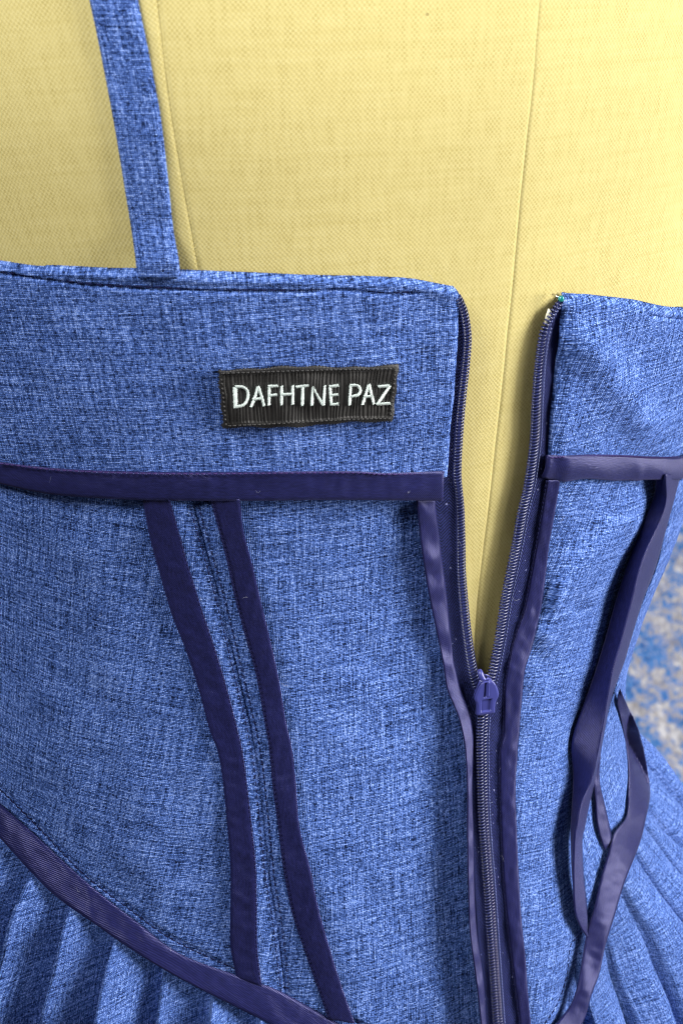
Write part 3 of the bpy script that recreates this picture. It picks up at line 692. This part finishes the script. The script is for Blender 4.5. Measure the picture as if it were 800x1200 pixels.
# -- right half: panel, gutter, standing bound seam, side panel
F_L = [(768, 556), (766, 580), (752, 616), (736, 656), (722, 700), (708, 750), (694, 795), (683, 826), (672, 858), (669, 878), (671, 910), (669, 950), (668, 980), (670, 1030), (675, 1072), (686, 1096)]
F_R = [(779, 556), (778, 596), (752, 656), (738, 710), (728, 748), (717, 786), (711, 822), (704, 864), (694, 910), (680, 944), (675, 970), (673, 980), (671.5, 1020), (673, 1064), (679, 1084), (687, 1097)]
E_R = [(797, 556), (792, 576), (780, 620), (768, 664), (754, 700), (742, 738), (731, 776), (716, 818), (707, 862), (698, 910), (690, 944), (685, 970), (682, 985), (683, 1020), (686, 1050), (688, 1075), (690, 1097)]
n, m = 240, 60
L_, R_ = cr(sh(D_L, 5), n), None
rows = np.linspace(552, 1228, n); lx = at_rows(sh(D_L, 6), rows)
GUT = sh(F_L, 3) + [(684, 1110), (676, 1150), (662, 1190), (640, 1215), (624, 1232)]
rx = at_rows(GUT, rows); s = np.linspace(0, 1, m)[None]
px = lx[:, None] * (1 - s) + rx[:, None] * s; py = np.broadcast_to(rows[:, None], px.shape)
RIDGE = [(752, 572), (736, 608), (700, 655), (662, 694), (640, 740)]
STR_ = [(682, 1092), (668, 1108), (664, 1140), (655, 1170), (640, 1196), (622, 1210)]
fl = np.clip((rx[:, None] - px) / 34, 0, 1)
h = .0020 - .0018 * s ** 1.3 + .0036 * np.exp(-(pdist(px, py, RIDGE) / 24) ** 2) * np.clip(s / .30, 0, 1) * np.clip((py - 572) / 40, 0, 1) + .0012 * np.sin(np.pi * s) - .0022 * (1 - fl) ** 2 + .0004 * Wob(80, 110)(px, py) + .0002 * Wob(81, 45)(px, py)
h -= .0008 * np.exp(-(pdist(px, py, STR_) / 3) ** 2)
P = hit(px, py, h); sheet("bodice_panel", P, cloth_uv(phz(P), .26, (1.3, 0)), LINEN, dress)
stitches("stitch_row", STR_, .0016, THREAD, dress, 2.3, .74, .00020, .5)

# side panel running round the far side
zf = float(phz(hit(797., 548., 0.))[1]); zq = float(waist(math.radians(110)))
PZ = coons([(776, 552), (792, 551), ('s', 75, zf + .004), ('s', 95, zf + .008), ('s', 120, zf + .012)],
           [(690, 1099), (704, 1040), (722, 985), (738, 950), ('s', 95, float(waist(math.radians(95)))), ('s', 120, float(waist(math.radians(120))))],
           sh(E_R, -5), [('s', 120, zf + .012), ('s', 120, float(waist(math.radians(120))))], 110, 200)
def sidef(x, y):
    return .0020 * np.exp(-(((x - 722) / 10) ** 2 + ((y - 890) / 70) ** 2)) - .0015 * np.exp(-(((x - 734) / 6) ** 2 + ((y - 890) / 80) ** 2))
sheet("bodice_panel", lay(PZ, .0008, [], .0004, sidef), cloth_uv(PZ, -.15, (1.7, .2)), LINEN, dress)
EH = [.0060, .0070, .0080, .0085, .0085, .0085, .0080, .0065, .0050]
strip("satin_binding", F_L, F_R, SATIN, dress, [.0012, .0008, .0004, .0002, .0004, .0008, .0010], EH, 220, 12, .0006, .0, .0002, 16, 60, puck=.12)
strip("satin_binding", F_R, E_R, SATIN, dress, EH, [.0032, .003, .0028, .0026, .0026, .0026, .0026, .0026, .0026], 220, 12, .0006, .0008, .0002, 17, 90, puck=.3)
H_L = [(703, 868), (694.5, 908), (697, 940), (700, 970), (708, 996)]; H_R = [(704.5, 868), (702, 912), (708, 942), (715, 974), (716, 990)]
strip("satin_binding", H_L, H_R, SATIN, dress, .0026, .0034, 60, 8, .0006, .0003, .0002, 18, 40)

# right facing and its binding
zt2 = float(phz(hit(797., 362., 0.))[1]); zb2 = float(phz(hit(797., 540., 0.))[1])
G_T = [(664, 346), (683, 347), (736, 353), (797, 362.5)]; G_L = [(664, 346), (659, 360), (654, 383), (651, 415), (648, 457), (644, 489), (641, 538)]
G_H = [(x, y, 0.0008 + .0011 * min(1, max(0, (y - 350) / 130))) for x, y in G_L]
G_B = [(641, 538, .0020), (683, 537, .0022), (726, 538, .0020), (797, 540, .0024)]
GX = [('r', 10, -.0015), ('r', 15, -.001), ('r', 20, .002), ('r', 25, .004)]
PZ = coons([(x, y, .001) for x, y in G_T] + GX, G_B + GX, G_H, [('s', 0, 0), ('s', 1, 0)], 170, 110, True)
HL = [(676, 400), (700, 440), (728, 475), (742, 500), (748, 535)]
def gfac(x, y):
    top = np.interp(x, [p[0] for p in G_T], [p[1] for p in G_T]); k = np.clip((y - top) / 9, 0, 1); r = np.clip((x - at_rows(G_L, np.clip(y, 347, 537))) / 9, 0, 1)
    e = np.clip(1 - (x - 645) / 90, 0, 1); dn = np.clip((y - 360) / 120, 0, 1)
    return -.0020 * (1 - k) ** 2 + (.0003 + .0010 * dn) * e - .0016 * (1 - r) ** 2 + .0036 * np.exp(-(pdist(x, y, HL) / 24) ** 2) * np.clip((532 - y) / 40, 0, 1) + .0008 * np.exp(-(((x - 690) / 12) ** 2 + ((y - 520) / 40) ** 2))
sheet("bodice_facing", lay(PZ, .0016, [([(753, 368), (800, 374), (840, 380)], 1.8, .0010)], .0004, gfac), cloth_uv(PZ, .06, (2.1, .4)), LINEN, dress, .0009)
J_T = [(643, 535), (683, 532.5), (726, 533), (768, 535), (800, 533.5)]; J_B = [(638.5, 560), (658, 563), (685, 559.5), (726, 562), (774, 560), (800, 558)]
def right_band():
    n, m = 170, 10
    hh = lambda x: .0036 + .0006 * min(1, max(0, 1 - (x - 645) / 90))
    GX = [('r', 10, .001), ('r', 15, .002), ('r', 20, .003), ('r', 25, .004)]
    top = topz([(x, y, hh(x)) for x, y in J_T] + GX, n); bot = topz([(x, y, hh(x)) for x, y in J_B] + GX, n)
    s = np.linspace(0, 1, m)[None, :, None]; PZ = top[:, None] * (1 - s) + bot[:, None] * s
    x, y = proj(DP(PZ[..., 0], PZ[..., 1], 0.)); e = np.clip(1 - (x - 645) / 90, 0, 1)
    h = .0036 + .0006 * e + .0006 * np.sin(np.pi * s[..., 0]) + .0009 * np.exp(-((x - 733) / 5) ** 2) * s[..., 0] + .0007 * Wob(91, 55)(x, y) * s[..., 0] - .0016 * np.clip((650 - x) / 9, 0, 1) ** 2
    P = DP(PZ[..., 0], PZ[..., 1], h)
    al = np.concatenate([[0], np.cumsum(np.linalg.norm(np.diff(P.mean(1), axis=0), axis=1))]); ac = np.concatenate([[0], np.cumsum(np.linalg.norm(np.diff(P.mean(0), axis=0), axis=1))])
    sheet("satin_binding", P, np.stack(np.broadcast_arrays(ac[None] + .9, al[:, None]), -1), SATIN, dress, .0007)
right_band()
stitches("stitch_row", [(645, 536.5), (683, 534), (726, 534.5), (768, 536.5), (796, 535)], [.0046][0], THREADP, dress, 1.6)

# -- zip slider
def slider():
    P0 = hit(569., 816., .0066); e2 = hit(567.8, 836., .0054) - hit(570., 797., .0074); ey = e2 / np.linalg.norm(e2)
    nn = outward(P0) + .9 * (CAM - P0) / np.linalg.norm(CAM - P0); nn = nn - ey * (nn @ ey); nn /= np.linalg.norm(nn); ex = np.cross(ey, nn)
    if ex @ RT < 0: ex = -ex
    unit = np.linalg.norm(e2) / 39.0
    def hf(name, ys, hw, top, bottom, parent, mat, lift, nx=41, ny=71):
        y = np.linspace(ys[0][0], ys[-1][0], ny); w = np.interp(y, [a for a, _ in ys], [b for _, b in ys]); s = np.linspace(-1, 1, nx)
        X = w[:, None] * s[None]; Y = np.broadcast_to(y[:, None], X.shape); Z = top(X, Y, s[None], np.linspace(-1, 1, ny)[:, None])
        P = P0 + (ex * X[..., None] + ey * Y[..., None]) * unit + nn * (Z[..., None] + lift)
        Bk = P0 + (ex * X[..., None] + ey * Y[..., None]) * unit + nn * (lift + bottom)
        N = nx * ny; V = np.concatenate([P.reshape(-1, 3), np.broadcast_to(Bk, P.shape).reshape(-1, 3)])
        fl = (np.cross(ex, ey) @ nn) < 0
        rim = np.concatenate([np.arange(nx), np.arange(1, ny) * nx + nx - 1, (ny - 1) * nx + np.arange(nx - 2, -1, -1), np.arange(ny - 2, 0, -1) * nx]); r2 = np.roll(rim, -1)
        F = np.concatenate([gridfaces(ny, nx, 0, fl), gridfaces(ny, nx, N, not fl), np.stack([rim, rim + N, r2 + N, r2], -1)])
        return obj(name, V, F, mat, parent, smooth=True)
    sm = lambda x: np.clip(x, 0, 1)
    body = hf("zip_slider", [(-19, 2.5), (-17, 6.5), (-12, 8.5), (-4, 8.5), (6, 7.0), (12, 6.6), (14, 6)], None,
              lambda X, Y, s, t: .0009 - .0007 * np.abs(s) ** 5 - .0006 * np.abs(t) ** 8, -.0022, dress, PULLM, -.0014)
    V, F = tube(P0 + ey * unit * np.array([-27, -25.5, -24, -21, -17, -13])[:, None] + ex * unit * np.array([-5.2, -5.2, -5, -4.3, -2, 0])[:, None] + nn * np.array([-.0026, -.0020, -.0014, -.0010, -.0006, -.0004])[:, None], np.array([.0006, .0009, .0009, .0009, .0008, .0007]), 10)
    obj("slider_nose", V, F, PULLM, body)
    def top(X, Y, s, t):
        e = np.minimum(1 - np.abs(s), 1) * 10; z = .0012 - .0005 * (1 - sm(e / 2.2)) ** 2 - .0004 * np.abs(t) ** 16
        rec = sm((5.6 - np.abs(X - .0)) / .8) * sm((Y - 1.5) / .8) * sm((16.2 - Y) / .8); z = z - .0006 * rec
        slot = sm((1.6 - np.abs(X + 1.9)) / .6) * sm((Y + 17.5) / .8) * sm((-.5 - Y) / .8); z = z - .0008 * slot
        bar = sm((1.0 - np.abs(X - 1.0)) / .5) * sm((Y + 19) / .8) * sm((-1.5 - Y) / .8); z = z + .0004 * bar
        return z
    hf("pull_tab", [(-19.6, 1.6), (-19, 4.0), (-17.5, 6.4), (-14, 9.0), (-9, 11.2), (-4, 12.8), (-1, 13.2), (1.5, 12.6), (5, 10.8), (9, 9.9), (14, 9.8), (18.5, 10.2), (20, 9.7)], None, top, 0.0, body, PULLM, -.0002, 61, 91)
slider()

# -- lint and stray fibres caught on the cloth
def lint():
    parts = []
    spots = [(281, 345), (506, 330), (655, 610), (612, 600), (600, 700), (540, 640), (525, 560), (586, 900), (577, 940), (290, 700), (60, 560), (300, 575), (480, 575), (700, 548), (235, 700), (330, 800), (150, 430), (420, 640), (360, 900), (120, 720), (200, 1110), (90, 1040), (700, 420), (590, 1010), (640, 820), (500, 400)]
    for (x, y) in spots:
        a = random.uniform(0, 6.28); L = random.uniform(2, 7); b = random.uniform(-1.2, 1.2); q = np.linspace(0, 1, 7)
        px = x + L * q * math.cos(a) + b * 3 * q * q; py = y + L * q * math.sin(a) + b * 4 * np.sin(q * 3)
        P = hit(px, py, .0044 + .0014 * np.sin(np.pi * q) + .0005 * random.random()); parts.append(tube(P, .000026 * random.uniform(.7, 1.3), 4))
    V, F = join(parts); tag(obj("lint", V, F, plain("pale_lint", (.34, .36, .46), .8, .2), dress), kind="stuff")
lint()

# ------------------------------------------------------------------ pin
def pin():
    c = hit(657., 350., .0034); r = tag(empty("dressmaking_pin", tuple(c)), "pin with small teal glass head at the top corner of the open right zip", "pin")
    nt = NT("teal_glass"); nt.setp(Base_Color=(.02, .38, .40), Roughness=.08, Transmission_Weight=.55); nt.b.inputs["IOR"].default_value = 1.5
    th = np.linspace(0, math.pi, 15); V, F = lathe([(max(1e-5, 0.0009 * math.sin(a)), -.0009 * math.cos(a)) for a in th], 0, 0, 20)
    obj("pin_head", V + c, F, nt.m, r)
    nv = outward(c[None])[0]; V, F = tube(np.stack([c - nv * .0012, c - nv * .0022, c - nv * .0036]), .0003, 8)
    obj("pin_shaft", V, F, plain("steel", (.6, .6, .62), .25, .5, .05, 300, 1.0), r)
pin()
